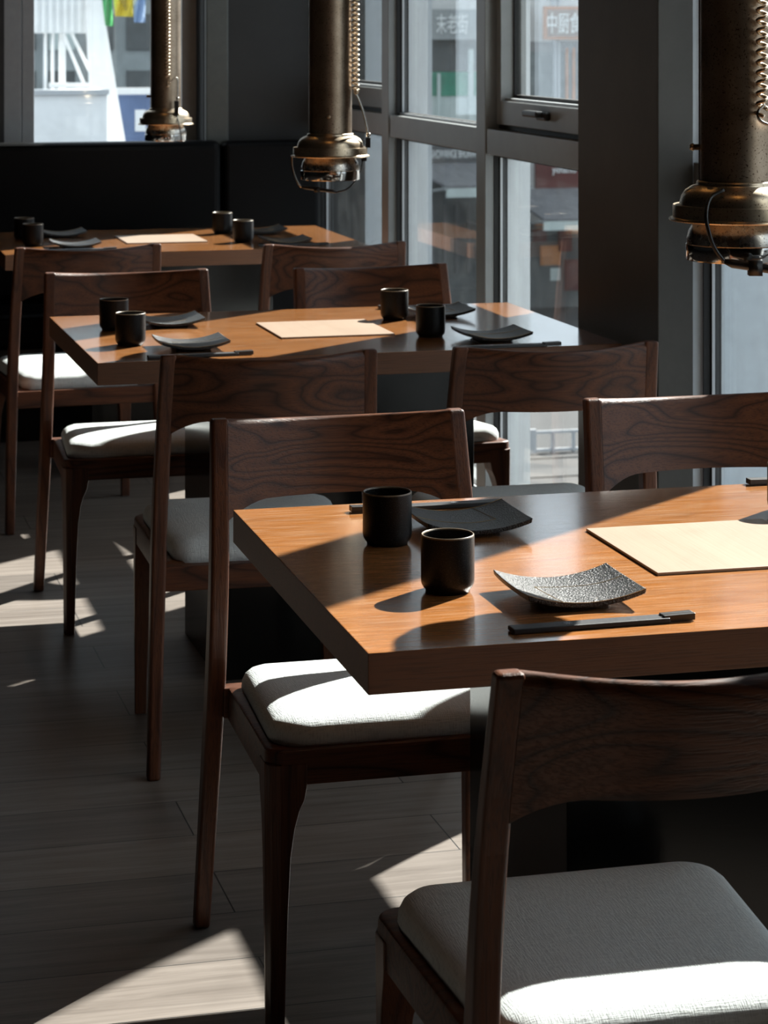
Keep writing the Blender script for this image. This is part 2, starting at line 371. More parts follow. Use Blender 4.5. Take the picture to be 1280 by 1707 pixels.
# ------------------------------------------------------------------ booth bench
bt = thing('booth_bench', 'long black leather booth bench with high back along the back wall', 'bench', (0, 8.8, 0))
obj('backrest', bx(-3.2, 1.672, 0, .105, .46, 1.043), M['leather'], bt, bev=.03, seg=4)
obj('backrest', bx(1.678, 2.052, .004, .10, .0, 1.041), M['leather'], bt, bev=.022, seg=4)
obj('seat', bx(-3.2, 1.672, -.36, 0, .33, .455), M['leather'], bt, bev=.03, seg=4)
obj('base', bx(-3.2, 1.672, -.30, .08, .0, .33), M['pedestal'], bt)

# ------------------------------------------------------------------ chair
def make_chair():
    t = thing('dining_chair', 'x', 'chair')
    HY = [(0,.014),(.25,.044),(.40,.060),(.46,.063),(.54,.062),(.62,.056),(.70,.043),(.78,.026),(.831,.015)]
    def yp(z):
        for (a,b),(c,d) in zip(HY, HY[1:]):
            if z <= c: return b+(d-b)*(z-a)/(c-a)
        return HY[-1][1]
    def xo(z): return .2440-.0140*z/.46 if z < .46 else .230-.014*((z-.46)/.371)
    WZ = .029
    def dp(z): return .038-.012*min(max(z-.46,0)/.3,1)
    for s in (-1, 1):
        bm = NB(); rings = []
        for z in (0,.12,.25,.36,.42,.455,.49,.53,.58,.64,.70,.76,.80,.831):
            d = .028+.010*min(z/.42,1) if z < .46 else .038-.012*min((z-.46)/.3,1)
            wz = .026+.004*min(z/.4,1)
            rings.append(rect(s*(xo(z)-wz/2), yp(z), wz, d, z))
        loft(bm, rings); obj('leg', bm, M['walnut_z'], t, bev=.006, seg=4)
        # front leg: straight outside, inner faces flare into the rail
        bm = NB(); rings = []
        for z, wx, dy in ((0,.024,.026),(.10,.027,.029),(.20,.031,.033),(.27,.035,.037),(.31,.041,.042),(.335,.048,.048),(.352,.056,.054),(.372,.060,.058),(.405,.060,.058)):
            xx = .2212-.003*(1-z/.4); yy = .493-.004*(1-z/.4)
            rings.append([(s*xx, yy-dy, z),(s*xx, yy-.020, z),(s*(xx-.006), yy-.006, z),(s*(xx-.020), yy, z),(s*(xx-wx), yy, z),(s*(xx-wx), yy-dy, z)])
        loft(bm, rings); obj('leg', bm, M['walnut_z'], t, bev=.002, seg=2)
    # curved back panel
    bm = NB(); rings = []; n = 28; th = .021
    for i in range(n+1):
        s = -1+2*i/n; a = abs(s)
        zt = .831-.010*(1-s*s); zb = .700-(.028*((a-.62)/.38)**1.8 if a > .62 else 0)-.002*(1-s*s)
        cv = .050*(1-s*s)**1.2
        col = []
        def pt(z, dy, zz=None): 
            return (s*(xo(z)-WZ+.002), yp(z)-cv+dy*((dp(z)-.0006)/th*a**3+(1-a**3)), z if zz is None else zz)
        for k in range(6): z = zb+(zt-.014-zb)*k/5; col.append(pt(z, th/2))
        for k in range(1,6): q = PI*k/6; col.append(pt(zt-.014, th/2*math.cos(q), zt-.014+.014*math.sin(q)))
        for k in range(5,-1,-1): z = zb+(zt-.014-zb)*k/5; col.append(pt(z, -th/2))
        rings.append(col)
    loft(bm, rings)
    o = obj('backrest', bm, M['walnut_x'], t, smooth=True); sharp(o, 50)
    # seat frame
    def tilt(b):
        for v in b.verts: v.co.z += (v.co.y-.49)*.040
    def outline(hf, hb, y0, y1, rf, rb, off=0, n=8):
        pts = []
        hf -= off; hb -= off; y0 += off; y1 -= off; rf = max(rf-off, .004); rb = max(rb-off, .004)
        for cx, cy, r, a0 in ((hb-rb, y0+rb, rb, -90), (hf-rf, y1-rf, rf, 0), (-(hf-rf), y1-rf, rf, 90), (-(hb-rb), y0+rb, rb, 180)):
            for k in range(n+1):
                q = math.radians(a0+90*k/n); pts.append((cx+r*math.cos(q), cy+r*math.sin(q)))
        return pts
    bm = NB()
    prof = [(0,.374),(0,.419),(.0015,.423),(.005,.425),(.030,.425),(.030,.374),(0,.374)]
    rings = [[(x,y,z) for x,y in outline(.220,.200,.082,.492,.030,.004,o_)] for o_,z in prof]
    loft(bm, rings[:-1]+[rings[0]], cap=False)
    bmesh.ops.remove_doubles(bm, verts=bm.verts, dist=1e-6)
    tilt(bm); o = obj('seat_frame', bm, M['walnut_x'], t, smooth=True); sharp(o, 30)
    obj('stretcher', bx(-.206,.206,.052,.082,.357,.406), M['walnut_x'], t, bev=.002)
    bm = NB()
    cp = [(.012,.408),(.004,.420),(0,.431),(.001,.441),(.006,.451),(.015,.458),(.030,.463),(.055,.4665),(.09,.469),(.13,.470),(.165,.4705)]
    rings = [[(x,y,z) for x,y in outline(.206,.184,.074,.478,.055,.045,o_)] for o_,z in cp]
    loft(bm, rings); tilt(bm); obj('seat', bm, M['fabric'], t, smooth=True)
    return t
GC = 'walnut dining chairs with cream seats'
chair = make_chair()
def place(cx, y, rz, label, first=[True]):
    if first[0]:
        first[0] = False; chair.location = (cx, y, 0); chair.rotation_euler = (0,0,rz); chair['label'] = label; chair['group'] = GC; return
    dup(chair, (cx, y, 0), rz, label, GC)
R = math.radians
# y = floor position of the rear legs' back face; 0 turn faces +Y, 180 faces the camera
place(.924, 2.258, 0, 'frontmost dark walnut chair, seen from behind, shaded cream seat with a sunlit strip')
place(.928, 3.868, PI, 'walnut chair with bright sunlit seat tucked under the nearest table, facing the camera')
place(1.592, 3.915, PI, 'walnut chair whose curved back rises behind the nearest table at the right edge')
place(.972, 4.602, -R(2.5), 'left walnut chair backing onto the near edge of the middle table, shaded seat')
place(1.559, 4.572, -R(1.5), 'right walnut chair backing onto the near edge of the middle table, beside the column')
place(.930, 6.257, PI-R(.3), 'walnut chair facing the camera at the middle table, seat striped with sun')
place(1.584, 6.225, PI+R(4), 'walnut chair facing the camera on the far side of the middle table, beside the windows')
place(.928, 6.960, R(3.5), 'walnut chair backing onto the farthest table at its left, half hidden by another chair')
place(1.648, 6.870, 0, 'walnut chair backing onto the farthest table at its right, by the mullioned window')

# ------------------------------------------------------------------ tables
def make_table(x0, y0, rz, label, w=1.2, d=.842):
    t = thing('dining_table', label, 'table', (x0, y0, 0), rz, 'oak dining tables')
    bm = bx(0, w, 0, d, .701, .750)
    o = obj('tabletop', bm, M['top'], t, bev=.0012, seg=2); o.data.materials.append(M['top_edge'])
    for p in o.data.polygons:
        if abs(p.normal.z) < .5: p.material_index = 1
    obj('pedestal', bx(.298, .898, .165, .598, 0, .701), M['pedestal'], t, bev=.002)
    return t
tabs = [(.679, 2.672, -.006, 'nearest oak table, lit by slanting sun, pale square board inlaid on its top'),
        (.699, 5.115, .006, 'middle oak table of the row, standing beside the dark column'),
        (.745, 7.590, 0, 'farthest oak table, pulled up to the black booth bench')]
for a in tabs: make_table(*a)
def board(x, y, rz, label):
    bm = bx(-.136, .136, -.1435, .1435, 0, .004)
    o = obj('grill_cover_board', bm, M['board'], bev=.0006, loc=(x, y, .7501)); o.rotation_euler = (0,0,rz)
    tag(o, label, 'board', 'pale boards covering the table grills')
board(1.281, 3.094, -.006, 'pale square wooden board lying on the nearest table')
board(1.300, 5.542, .006, 'pale square wooden board lying on the middle table')
board(1.310, 8.010, 0, 'pale square wooden board lying on the farthest table')

# ------------------------------------------------------------------ cups
def make_cup():
    t = thing('tea_cup', 'x', 'cup')
    bm = NB()
    lathe(bm, [(.0005,.0015),(.024,.0015),(.0245,0),(.0285,0),(.029,.0035),(.0315,.0055),(.0338,.010),(.0345,.016),(.0345,.0690),(.0343,.0712)], 56)
    lathe(bm, [(.0318,.0712),(.0315,.066),(.0312,.014),(.028,.008),(.0005,.0065)], 56)
    obj('body', bm, M['cup'], t, smooth=True)
    bm = NB(); lathe(bm, [(.0343,.0710),(.0341,.0726),(.0334,.0733),(.0325,.0731),(.0318,.0710)], 56)
    obj('rim', bm, M['rim'], t, smooth=True)
    return t
cup = make_cup(); GCU = 'black straight sided tea cups'
cups = [(.849,3.232,'black cup on the nearest table, the farther of its left pair, beside the far plate'),
 (.853,2.942,'black cup nearest the camera, on the nearest table, left of the speckled plate'),
 (1.487,3.290,'black cup cut off by the right edge, beside the pale board of the nearest table'),
 (.814,5.668,'black cup at the left end of the middle table, the farther of that pair'),
 (.811,5.385,'black cup at the left end of the middle table, the nearer of that pair'),
 (1.513,5.690,'black cup on the middle table, right of the pale board, the farther of that pair'),
 (1.511,5.355,'black cup on the middle table, right of the pale board, the nearer of that pair'),
 (.862,8.130,'black cup at the left end of the farthest table, the farther of that pair'),
 (.864,7.880,'black cup at the left end of the farthest table, the nearer of that pair'),
 (1.556,8.190,'black cup on the farthest table, right half, the farther of that pair'),
 (1.562,7.850,'black cup on the farthest table, right half, the nearer of that pair')]
for i, (x, y, l) in enumerate(cups):
    if i == 0: cup.location = (x,y,.7503); cup['label'] = l; cup['group'] = GCU
    else: dup(cup, (x,y,.7503), 0, l, GCU)

# ------------------------------------------------------------------ plates
def make_plate():
    t = thing('square_plate', 'x', 'plate')
    n = 20; hw, hd, th = .079, .074, .0065
    def zc(u, v):        # ends lift, slight pull-up of corners
        return .0105 + .0125*abs(u)**2.2 + .0015*abs(v)**3*(.3+abs(u))
    def pos(u, v, dz=0):
        return (u*hw*(1-.02*v*v), v*hd*(1-.03*(1-u*u)*abs(v)), zc(u,v)+dz)
    bm = NB(); T = {}; B = {}
    for i in range(n+1):
        for j in range(n+1):
            u, v = -1+2*i/n, -1+2*j/n
            T[i,j] = bm.verts.new(pos(u,v)); q = pos(u*.985,v*.985,-th); B[i,j] = bm.verts.new(q)
    for i in range(n):
        for j in range(n):
            bm.faces.new((T[i,j],T[i+1,j],T[i+1,j+1],T[i,j+1])); bm.faces.new((B[i,j],B[i,j+1],B[i+1,j+1],B[i+1,j]))
    for i in range(n):
        bm.faces.new((T[i,0],B[i,0],B[i+1,0],T[i+1,0])); bm.faces.new((T[i,n],T[i+1,n],B[i+1,n],B[i,n]))
        bm.faces.new((T[0,i],T[0,i+1],B[0,i+1],B[0,i])); bm.faces.new((T[n,i],B[n,i],B[n,i+1],T[n,i+1]))
    o = obj('body', bm, M['plate'], t, smooth=True); sharp(o, 60); b = o.modifiers.new('bevel','BEVEL'); b.width = .0012; b.segments = 2; b.limit_method = 'ANGLE'; b.angle_limit = R(50)
    bm = NB(); loft(bm, [rect(0,0,.078,.078,0), rect(0,0,.082,.082,.0055)]); obj('foot', bm, M['plate'], t, bev=.002)
    # fine gold seam lines and gold lower edge
    bm = NB()
    def seam(pts, r=.00042): tube(bm, [Vector(pos(u,v,.0001)) for u,v in pts], r, 5)
    seam([(-.52+1.5*k/16, .18+.05*math.sin(k*.35)) for k in range(17)])
    seam([(-.52+.12*k/8, .18-1.13*k/8) for k in range(9)])
    seam([(-.99+1.98*k/20, -.995) for k in range(21)], .00038)
    obj('gold_seam', bm, M['gold'], t)
    return t
plate = make_plate(); GP = 'curved black stoneware plates'
plates = [(.990,2.864,0,'speckled black plate in front, beside the chopsticks on the nearest table'),
 (.985,3.302,PI,'black plate behind the two cups on the nearest table'),
 (.935,5.300,0,'black plate at the left of the middle table, nearer of two, beside wrapped chopsticks'),
 (.955,5.720,PI,'black plate at the left of the middle table, farther of two, partly behind a cup'),
 (1.634,5.270,0,'black plate at the right of the middle table, nearer of two, catching no sun'),
 (1.637,5.735,PI,'black plate at the right of the middle table, farther of two, behind the cups'),
 (.992,7.790,0,'black plate at the left of the farthest table, nearer of two'),
 (1.000,8.210,PI,'black plate at the left of the farthest table, farther of two'),
 (1.684,7.750,0,'black plate at the right of the farthest table, nearer of two'),
 (1.690,8.160,PI,'black plate at the right of the farthest table, farther of two, behind the cups')]
for i, (x, y, r, l) in enumerate(plates):
    if i == 0: plate.location = (x,y,.7503); plate['label'] = l; plate['group'] = GP
    else: dup(plate, (x,y,.7503), r, l, GP)

# ------------------------------------------------------------------ chopsticks in paper sleeve
def make_sticks():
    t = thing('wrapped_chopsticks', 'x', 'chopsticks')
    bm = NB()
    loft(bm, [[(x, -.0125, .0003),(x, .0125, .0003),(x, .0115, .0062),(x, -.0115, .0062)] for x in (-.118,-.06,0,.05,.083)])
    s = obj('paper_sleeve', bm, M['paper'], t, bev=.0012)
    bm = NB()
    for k in range(4):
        a = PI*k/4; dx, dy = .006*math.cos(a), .006*math.sin(a); nx, ny = -.0008*math.sin(a), .0008*math.cos(a)
        v = [bm.verts.new((-.045+p, q, .0065)) for p, q in ((dx+nx,dy+ny),(-dx+nx,-dy+ny),(-dx-nx,-dy-ny),(dx-nx,dy-ny))]; bm.faces.new(v)
    obj('printed_mark', bm, M['print'], s)
    for yy in (-.0048, .0048):
        bm = NB(); loft(bm, [[(x, yy-w, .0010+h0),(x, yy+w, .0010+h0),(x, yy+w, .0010+2*w),(x, yy-w, .0010+2*w)] for x, w, h0 in ((.076,.0038,0),(.117,.0042,0))])
        obj('chopstick', bm, M['stick'], t, bev=.0008)
    return t
st = make_sticks(); GS = 'black wrapped chopsticks beside the plates'
sticks = [(.985,2.722,R(1.5),'black wrapped chopsticks in front of the speckled plate on the nearest table'),
 (.967,3.452,PI,'black wrapped chopsticks lying behind the farther cup on the nearest table'),
 (1.626,3.500,PI,'black wrapped chopsticks cut off by the right edge of the photo, on the nearest table'),
 (.932,5.158,R(2),'black wrapped chopsticks in front of the left plate on the middle table'),
 (1.636,5.130,R(-1),'black wrapped chopsticks in front of the right plate on the middle table'),
 (1.645,5.905,PI,'black wrapped chopsticks on the middle table, their tips left of the farther right cup'),
 (.993,7.675,0,'black wrapped chopsticks at the near left of the farthest table'),
 (1.695,7.668,0,'black wrapped chopsticks at the near right of the farthest table')]
for i, (x, y, r, l) in enumerate(sticks):
    if i == 0: st.location = (x,y,.7503); st.rotation_euler = (0,0,r); st['label'] = l; st['group'] = GS
    else: dup(st, (x,y,.7503), r, l, GS)

# ------------------------------------------------------------------ extractor pipes over the grills
def make_pipe(x, y, zd, label, coil, zcoil, extras, band_seg=64):
    """zd = height of the tube/dome joint; local frame turned so +X runs along the photo's width"""
    t = thing('extractor_pipe', label, 'extractor pipe', (x, y, zd), -YAW, 'brass extractor pipes over the tables')
    top = ZC-zd
    bm = NB(); lathe(bm, [(.0515,-.002),(.0515,.4),(.0515,.9),(.0515,top)], 64); obj('tube', bm, M['pipe'], t, smooth=True)
    obj('tube_seam', tube(NB(), [(-.0515,0,0),(-.0515,0,top)], .0012, 6), M['steel'], t)
    bm = NB(); lathe(bm, [(.050,.001),(.0545,0),(.0560,-.0025),(.0550,-.0045),(.0630,-.0075),(.0715,-.013),(.0770,-.021),(.0790,-.029),(.0795,-.0345)], 64)
    o = obj('dome', bm, M['dome'], t, smooth=True)
    bm = NB(); lathe(bm, [(.0795,-.0330),(.0880,-.0330),(.0885,-.0345),(.0885,-.0500),(.0900,-.0515),(.0935,-.0520),(.0942,-.0535),(.0930,-.0550),(.060,-.0555)], 64)
    o = obj('collar_ring', bm, M['dome'], t, smooth=True); sharp(o, 40)
    bm = NB(); lathe(bm, [(.0590,-.0553),(.0620,-.0610),(.0665,-.069),(.0690,-.079),(.0690,-.0868)], 64); obj('lower_bowl', bm, M['satin'], t, smooth=True)
    bm = NB(); lathe(bm, [(.0690,-.0868),(.0705,-.0880),(.0705,-.1085),(.0695,-.110),(.0650,-.110),(.0640,-.090),(.0640,-.07)], 64); o = obj('intake_rim', bm, M['chrome'], t, smooth=True); sharp(o, 40)
    ca, cb, cr, wr, pitch = coil
    pts = []; z = zcoil-zd; k = 0
    while z < top:
        a = k*2*PI/10; pts.append((ca+cr*math.cos(a), cb+cr*math.sin(a), z)); z += pitch/10; k += 1
    obj('coiled_cord', tube(NB(), pts, wr, 6), M['dome'], t, smooth=True)
    for nm, mk, mat in extras:
        obj(nm, mk, M[mat], t, smooth=(nm not in ('plug',)))
    return t
def path(pts, r, seg=8): return tube(NB(), smoothpath(pts), r, seg)
def ball(c, r): return lathe(NB(), [(max(r*math.sin(PI*k/8),.0002), r*math.cos(PI*k/8)) for k in range(9)], 12, c)
def screw(c, d, r=.006, l=.014):
    c = Vector(c); d = Vector(d).normalized(); return tube(NB(), [c, c+d*l*.6, c+d*l*.62, c+d*l], [r*.7, r*.7, r, r*.6], 10)
ex1 = [
 ('cable', path([(-.028,-.072,-.008),(-.047,-.080,-.018),(-.055,-.095,-.040),(-.052,-.098,-.062),(-.044,-.097,-.085),(-.030,-.095,-.104)], .0028), 'cable'),
 ('handle_grip', tube(NB(), [(-.030,-.095,-.103),(-.020,-.095,-.106),(.060,-.092,-.118),(.075,-.09,-.118)], [.0035,.0062,.0062,.005], 12), 'cable'),
 ('grip_clamp', bx(.002,.020,-.104,-.086,-.122,-.102), 'black'),
 ('cable', path([(.075,-.09,-.118),(.10,-.06,-.10),(.104,-.02,-.05)], .0028), 'cable'),
 ('screw', screw((-.0513,0,.047),(-1,0,0)), 'dome'),
 ('cord_hook', path([(.022,-.046,.096),(.020,-.060,.096),(.028,-.066,.092)], .003), 'dome'),
 ('wire', path([(.030,-.058,.108),(.021,-.062,.100),(.022,-.062,.088),(.034,-.062,.081),(.055,-.055,.079),(.085,-.03,.074)], .0022), 'steel')]
make_pipe(1.315, 3.09, 1.260, 'brass extractor pipe nearest the camera, hanging at the right edge of the photo', (.027,-.0580,.0066,.0031,.0143), 1.362, ex1)
ex2 = [
 ('cable', path([(-.0915,0,-.053),(-.091,-.012,-.075),(-.085,-.02,-.098),(-.073,-.022,-.122),(-.066,-.022,-.127)], .0024), 'steel'),
 ('handle_grip', tube(NB(), [(-.068,-.022,-.126),(-.058,-.022,-.128),(.006,-.020,-.137),(.016,-.02,-.139)], [.003,.0042,.0042,.003], 10), 'cable'),
 ('grip_clamp', bx(-.038,-.024,-.028,-.013,-.139,-.126), 'black'),
 ('cable', path([(.016,-.02,-.139),(.040,-.015,-.132),(.060,-.010,-.112),(.074,-.004,-.082),(.078,0,-.062)], .0018), 'cable'),
 ('plug', bx(.074,.087,-.006,.006,-.066,-.052), 'black'),
 ('plug', bx(.084,.096,-.006,.006,-.034,-.010), 'black'),
 ('wire_bead', ball((.091,0,-.004), .006), 'steel'),
 ('wire', path([(.060,0,.097),(.070,0,.075),(.080,0,.045),(.087,0,.015),(.091,0,-.004)], .0026), 'steel'),
 ('cord_hook', ball((.062,0,.099), .0065), 'dome'),
 ('screw', screw((-.002,-.0513,.041),(0,-1,0),.005,.006), 'dome')]
make_pipe(1.312, 5.53, 1.219, 'brass extractor pipe over the middle table, in front of the dark wall', (.0605,0,.0072,.0028,.0120), 1.322, ex2)
ex3 = [
 ('wire', path([(.014,-.055,.078),(.022,-.062,.088),(.036,-.062,.104),(.045,-.062,.098),(.046,-.062,.070),(.046,-.064,.036)], .0018), 'steel'),
 ('wire_bead', ball((.046,-.064,.034), .006), 'steel'),
 ('plug', bx(.035,.050,-.075,-.060,-.022,.027), 'black'),
 ('cable', path([(.042,-.070,-.020),(.050,-.082,-.045),(.057,-.088,-.080),(.062,-.080,-.110)], .0018), 'cable'),
 ('cord_hook', ball((.012,-.055,.078), .006), 'dome'),
 ('screw', screw((-.0513,0,.040),(-1,0,0)), 'dome')]
make_pipe(1.322, 7.98, 1.197, 'brass extractor pipe farthest away, in front of the bright back window', (.011,-.0590,.0068,.0028,.0118), 1.300, ex3)

# ------------------------------------------------------------------ warm ceiling downlights
def downlight(x, y, label):
    t = thing('ceiling_downlight', label, 'light', (x, y, ZC), 0, 'warm ceiling downlights')
    bm = NB(); lathe(bm, [(.034,-.001),(.048,-.001),(.048,-.006),(.036,-.008),(.034,-.001)], 32); obj('bezel', bm, M['black'], t, smooth=True)
    ld = bpy.data.lights.new('lamp', 'AREA'); ld.shape = 'DISK'; ld.size = .04; ld.energy = 1.1; ld.color = (1,.50,.16)
    l = bpy.data.objects.new('lamp', ld); C.objects.link(l); l.parent = t; l.location = (0,0,-.004)
downlight(1.0, 2.1, 'warm ceiling downlight nearest the camera')
downlight(1.0, 4.5, 'warm ceiling downlight between the first two tables')
downlight(1.0, 6.9, 'warm ceiling downlight before the farthest table')

# ------------------------------------------------------------------ street outside
struct('street_ground', bx(2.7, 120, -20, 140, -4.2, -4), plain('asphalt', (.024,.026,.029), .8, noise=.3, nscale=.6))
struct('street_ground_behind', bx(-60, 2.7, 9.9, 140, -4.2, -4), bpy.data.materials['asphalt'])
def ex(name, label, cat, bm, mat, group=None, bev=0):
    return tag(obj(name, bm, mat, bev=bev), label, cat, group)
P_ = plain
m_beige = P_('beige_render', (.62,.62,.60), .8, noise=.1, nscale=.5); m_dk = P_('dark_shopfront', (.08,.088,.088), .5, noise=.3, nscale=2)
m_grn = P_('green_panel', (.03,.22,.14), .5, noise=.2, nscale=3); m_pale = P_('pale_panel', (.48,.55,.53), .6, noise=.1, nscale=2)
m_grey = P_('grey_sign', (.28,.30,.30), .6); m_or = P_('orange_timber', (.46,.19,.07), .6, noise=.2, nscale=3); m_red = P_('red_board', (.11,.03,.025), .6, noise=.2, nscale=3)
m_wht = P_('white_lettering', (.8,.82,.80), .6); m_awn = P_('grey_canvas', (.16,.16,.17), .8, noise=.2, nscale=4); m_wf = P_('white_railing', (.45,.47,.49), .5)
def text(body, x, y, zc, w, h, mat, parent, name='lettering'):
    cu = bpy.data.curves.new(name, 'FONT'); cu.body = body; cu.extrude = .01; cu.size = 1
    to = bpy.data.objects.new('tmp', cu); C.objects.link(to); bpy.context.view_layer.update()
    me = bpy.data.meshes.new_from_object(to.evaluated_get(bpy.context.evaluated_depsgraph_get()))
    bpy.data.objects.remove(to)
    if not me.vertices: return None
    xs = [v.co.x for v in me.vertices]; ys = [v.co.y for v in me.vertices]
    sx = w/(max(xs)-min(xs)); sy = h/(max(ys)-min(ys)); mx = (max(xs)+min(xs))/2; my = (max(ys)+min(ys))/2
    for v in me.vertices: v.co = Vector(((v.co.x-mx)*sx, -v.co.z, (v.co.y-my)*sy))
    o = bpy.data.objects.new(name, me); C.objects.link(o); me.materials.append(mat); o.parent = parent
    o.location = Vector((x, y, zc)) - Vector(parent.location)
    return o
YF = 44.0
def px(x22): return x22*YF/22
def pz(z22): return CAM_H+(z22-CAM_H)*YF/22
def panel(x0, x1, z0, z1, d=.1, off=0): return bx(px(x0), px(x1), YF-off-d, YF-off, pz(z0), pz(z1))
# buildings
def bpart(root, name, bm, mat):
    bmesh.ops.translate(bm, verts=bm.verts, vec=-Vector(root.location)); return obj(name, bm, mat, root)
b1 = thing('shop_building', 'left shop across the street with grey sign, green panel and pale base', 'building', (px(6.3), YF, -4))
bpart(b1, 'wall', bx(px(5.2), px(6.82), YF, YF+6, -4, 5.5), m_beige)
bpart(b1, 'shopfront', panel(6.0, 6.80, 1.04, 1.35, .12), m_dk); bpart(b1, 'green_panel', panel(6.0, 6.70, .80, 1.03, .15), m_grn)
bpart(b1, 'post', panel(6.56, 6.61, .5, 1.25, .2), m_pale)
bpart(b1, 'lower_wall', panel(6.0, 6.80, .33, .80, .12), m_pale)
bpart(b1, 'post', panel(6.25, 6.28, .5, 1.02, .2), m_pale); bpart(b1, 'open_front', panel(6.0, 6.80, -1.6, -.02, .08), m_dk)
for k in range(5): bpart(b1, 'curtain_strip', panel(6.2+.12*k, 6.235+.12*k, -.9, -.25, .14), P_('dim_curtain', (.12,.12,.12), .8) if k == 0 else bpy.data.materials['dim_curtain'])
b2 = thing('shop_building', 'shop across the street with orange timber front and orange sign, right of two', 'building', (px(7.6), YF, -4))
bpart(b2, 'wall', bx(px(6.84), px(9.6), YF, YF+6, -4, 5.0), m_beige)
bpart(b2, 'shopfront', panel(7.05, 9.0, .72, 1.22, .1), P_('glass_shopfront', (.13,.15,.15), .3, noise=.3, nscale=3))
for k in range(6): bpart(b2, 'timber_post', panel(7.55+.07*k, 7.575+.07*k, .72, 1.26, .16), m_or)
bpart(b2, 'fascia', panel(7.05, 9.0, 1.22, 1.32, .14), P_('mid_grey_render', (.22,.22,.22), .7))
bpart(b2, 'lower_front', panel(7.0, 9.0, -1.7, -.44, .08), m_dk)
for k, (a, b, c, d, mm) in enumerate([(7.22,7.36,-.62,-.50,m_red),(7.30,7.5,-.85,-.66,m_or),(7.48,7.62,-.72,-.50,m_red),(7.55,7.7,-1.1,-.8,m_red),(7.4,7.5,-1.0,-.88,m_pale)]):
    bpart(b2, 'poster', panel(a, b, c, d, .12), mm)
bpart(b2, 'drainpipe', panel(7.455, 7.475, .72, 2.6, .25), m_wf)
bpart(b2, 'drainpipe', panel(7.42, 7.44, .72, 2.6, .25), m_wf)
s1 = thing('shop_sign', 'grey shop sign with three pale characters, seen through the middle window pane', 'sign', (px(6.4), YF-.25, pz(1.48)))
bpart(s1, 'sign_board', panel(6.08, 6.80, 1.34, 1.63, .1, .22), m_grey); text('末老街', px(6.375), YF-.33, pz(1.49), px(.31), px(.19), m_wht, s1)
bpart(s1, 'yellow_mark', panel(6.63, 6.68, 1.42, 1.51, .02, .32), P_('yellow_print', (.6,.52,.25), .6))
s2 = thing('shop_sign', 'orange framed shop sign with white characters, seen through the open casement window', 'sign', (px(7.5), YF-.45, pz(1.5)))
bpart(s2, 'sign_board', panel(7.27, 8.1, 1.34, 1.66, .1, .42), m_or); bpart(s2, 'sign_face', panel(7.30, 8.07, 1.37, 1.63, .02, .52), P_('brown_sign_face', (.25,.17,.13), .6))
text('中厨食堂', px(7.52), YF-.55, pz(1.5), px(.45), px(.20), m_wht, s2)
for k in (6.2, 6.6): bpart(s1, 'bracket', bx(px(k)-.03, px(k)+.03, YF-.25, YF-.001, pz(1.50), pz(1.50)+.05), m_grey)
for k in (7.4, 7.9): bpart(s2, 'bracket', bx(px(k)-.03, px(k)+.03, YF-.45, YF-.001, pz(1.52), pz(1.52)+.05), m_grey)
s3 = thing('shop_sign', 'dark red sign board with small white lettering above the right awning', 'sign', (px(7.5), YF-.1, pz(.02)))
bpart(s3, 'sign_board', panel(7.24, 8.2, -.10, .22, .1, .1), m_red); text('yehaniu', px(7.52), YF-.22, pz(.07), px(.24), px(.09), m_wht, s3)
s4 = thing('shop_sign', 'narrow grey fascia sign with a row of thin white letters above the left awning', 'sign', (px(6.4), YF-.1, pz(.24)))
bpart(s4, 'sign_board', panel(6.0, 6.80, .17, .32, .1, .1), P_('charcoal_sign', (.10,.10,.10), .6)); text('SHOWANGE BHUNWEI', px(6.42), YF-.22, pz(.245), px(.48), px(.08), m_wht, s4)
def awning(x0, x1, zt, zb, label, out=2.2):
    a = thing('awning', label, 'awning', (px((x0+x1)/2), YF-.2, pz(zt)), 0, 'grey canvas awnings across the street')
    bm = NB(); X0, X1, Y0, Y1, T, B = px(x0), px(x1), YF-.2, YF-.2-out, pz(zt), pz(zb)
    n = 14; rings = []
    for k in range(n+1):
        x = X0+(X1-X0)*k/n; s = .03*math.sin(k*2.1)
        rings.append([(x,Y0,T),(x,(Y0+Y1)/2,(T+B)/2-.05+s),(x,Y1,B),(x,Y1,B-.05),(x,(Y0+Y1)/2,(T+B)/2-.10+s),(x,Y0,T-.05)])
    loft(bm, rings); bpart(a, 'canvas', bm, m_awn)
    bpart(a, 'valance', bx(X0, X1, Y1, Y1+.03, B-.22, B-.04), m_pale)
    for k in (0, 1): bpart(a, 'support_arm', tube(NB(), [((X0,X1)[k], Y0, B-.3), ((X0,X1)[k], Y1, B-.06)], .03, 6), m_grey)
awning(6.02, 6.82, .16, .02, 'grey awning below the row of thin letters, left of two across the street')
awning(6.95, 8.3, -.10, -.30, 'pale grey awning under the dark red board, right of two across the street')
# white street railing
rl = thing('street_railing', 'low white railing along the kerb, seen through the lower window pane', 'railing', (9.8, 29, -4), 0)
for zz in (.02, .25): obj('rail', bx(-.3, 2.5, -.02, .02, zz, zz+.035), m_wf, rl)
for k in range(11): obj('railing_post', bx(-.27+.28*k-(.05 if k == 0 else .015), -.27+.28*k+(.05 if k == 0 else .015), -.03, .03, 0, .28 if k else .31), m_wf, rl)
for k, (y0, w_) in enumerate(((27.4,.5),(28.6,.25),(25.6,.9))):
    struct('street_kerb' + ('' if k == 0 else '_%s' % 'ab'[k-1]), bx(4, 40, y0, y0+w_, -4, -3.985), P_('pale_paving', (.050,.049,.049), .8, noise=.1, nscale=2) if k == 0 else bpy.data.materials['pale_paving'])
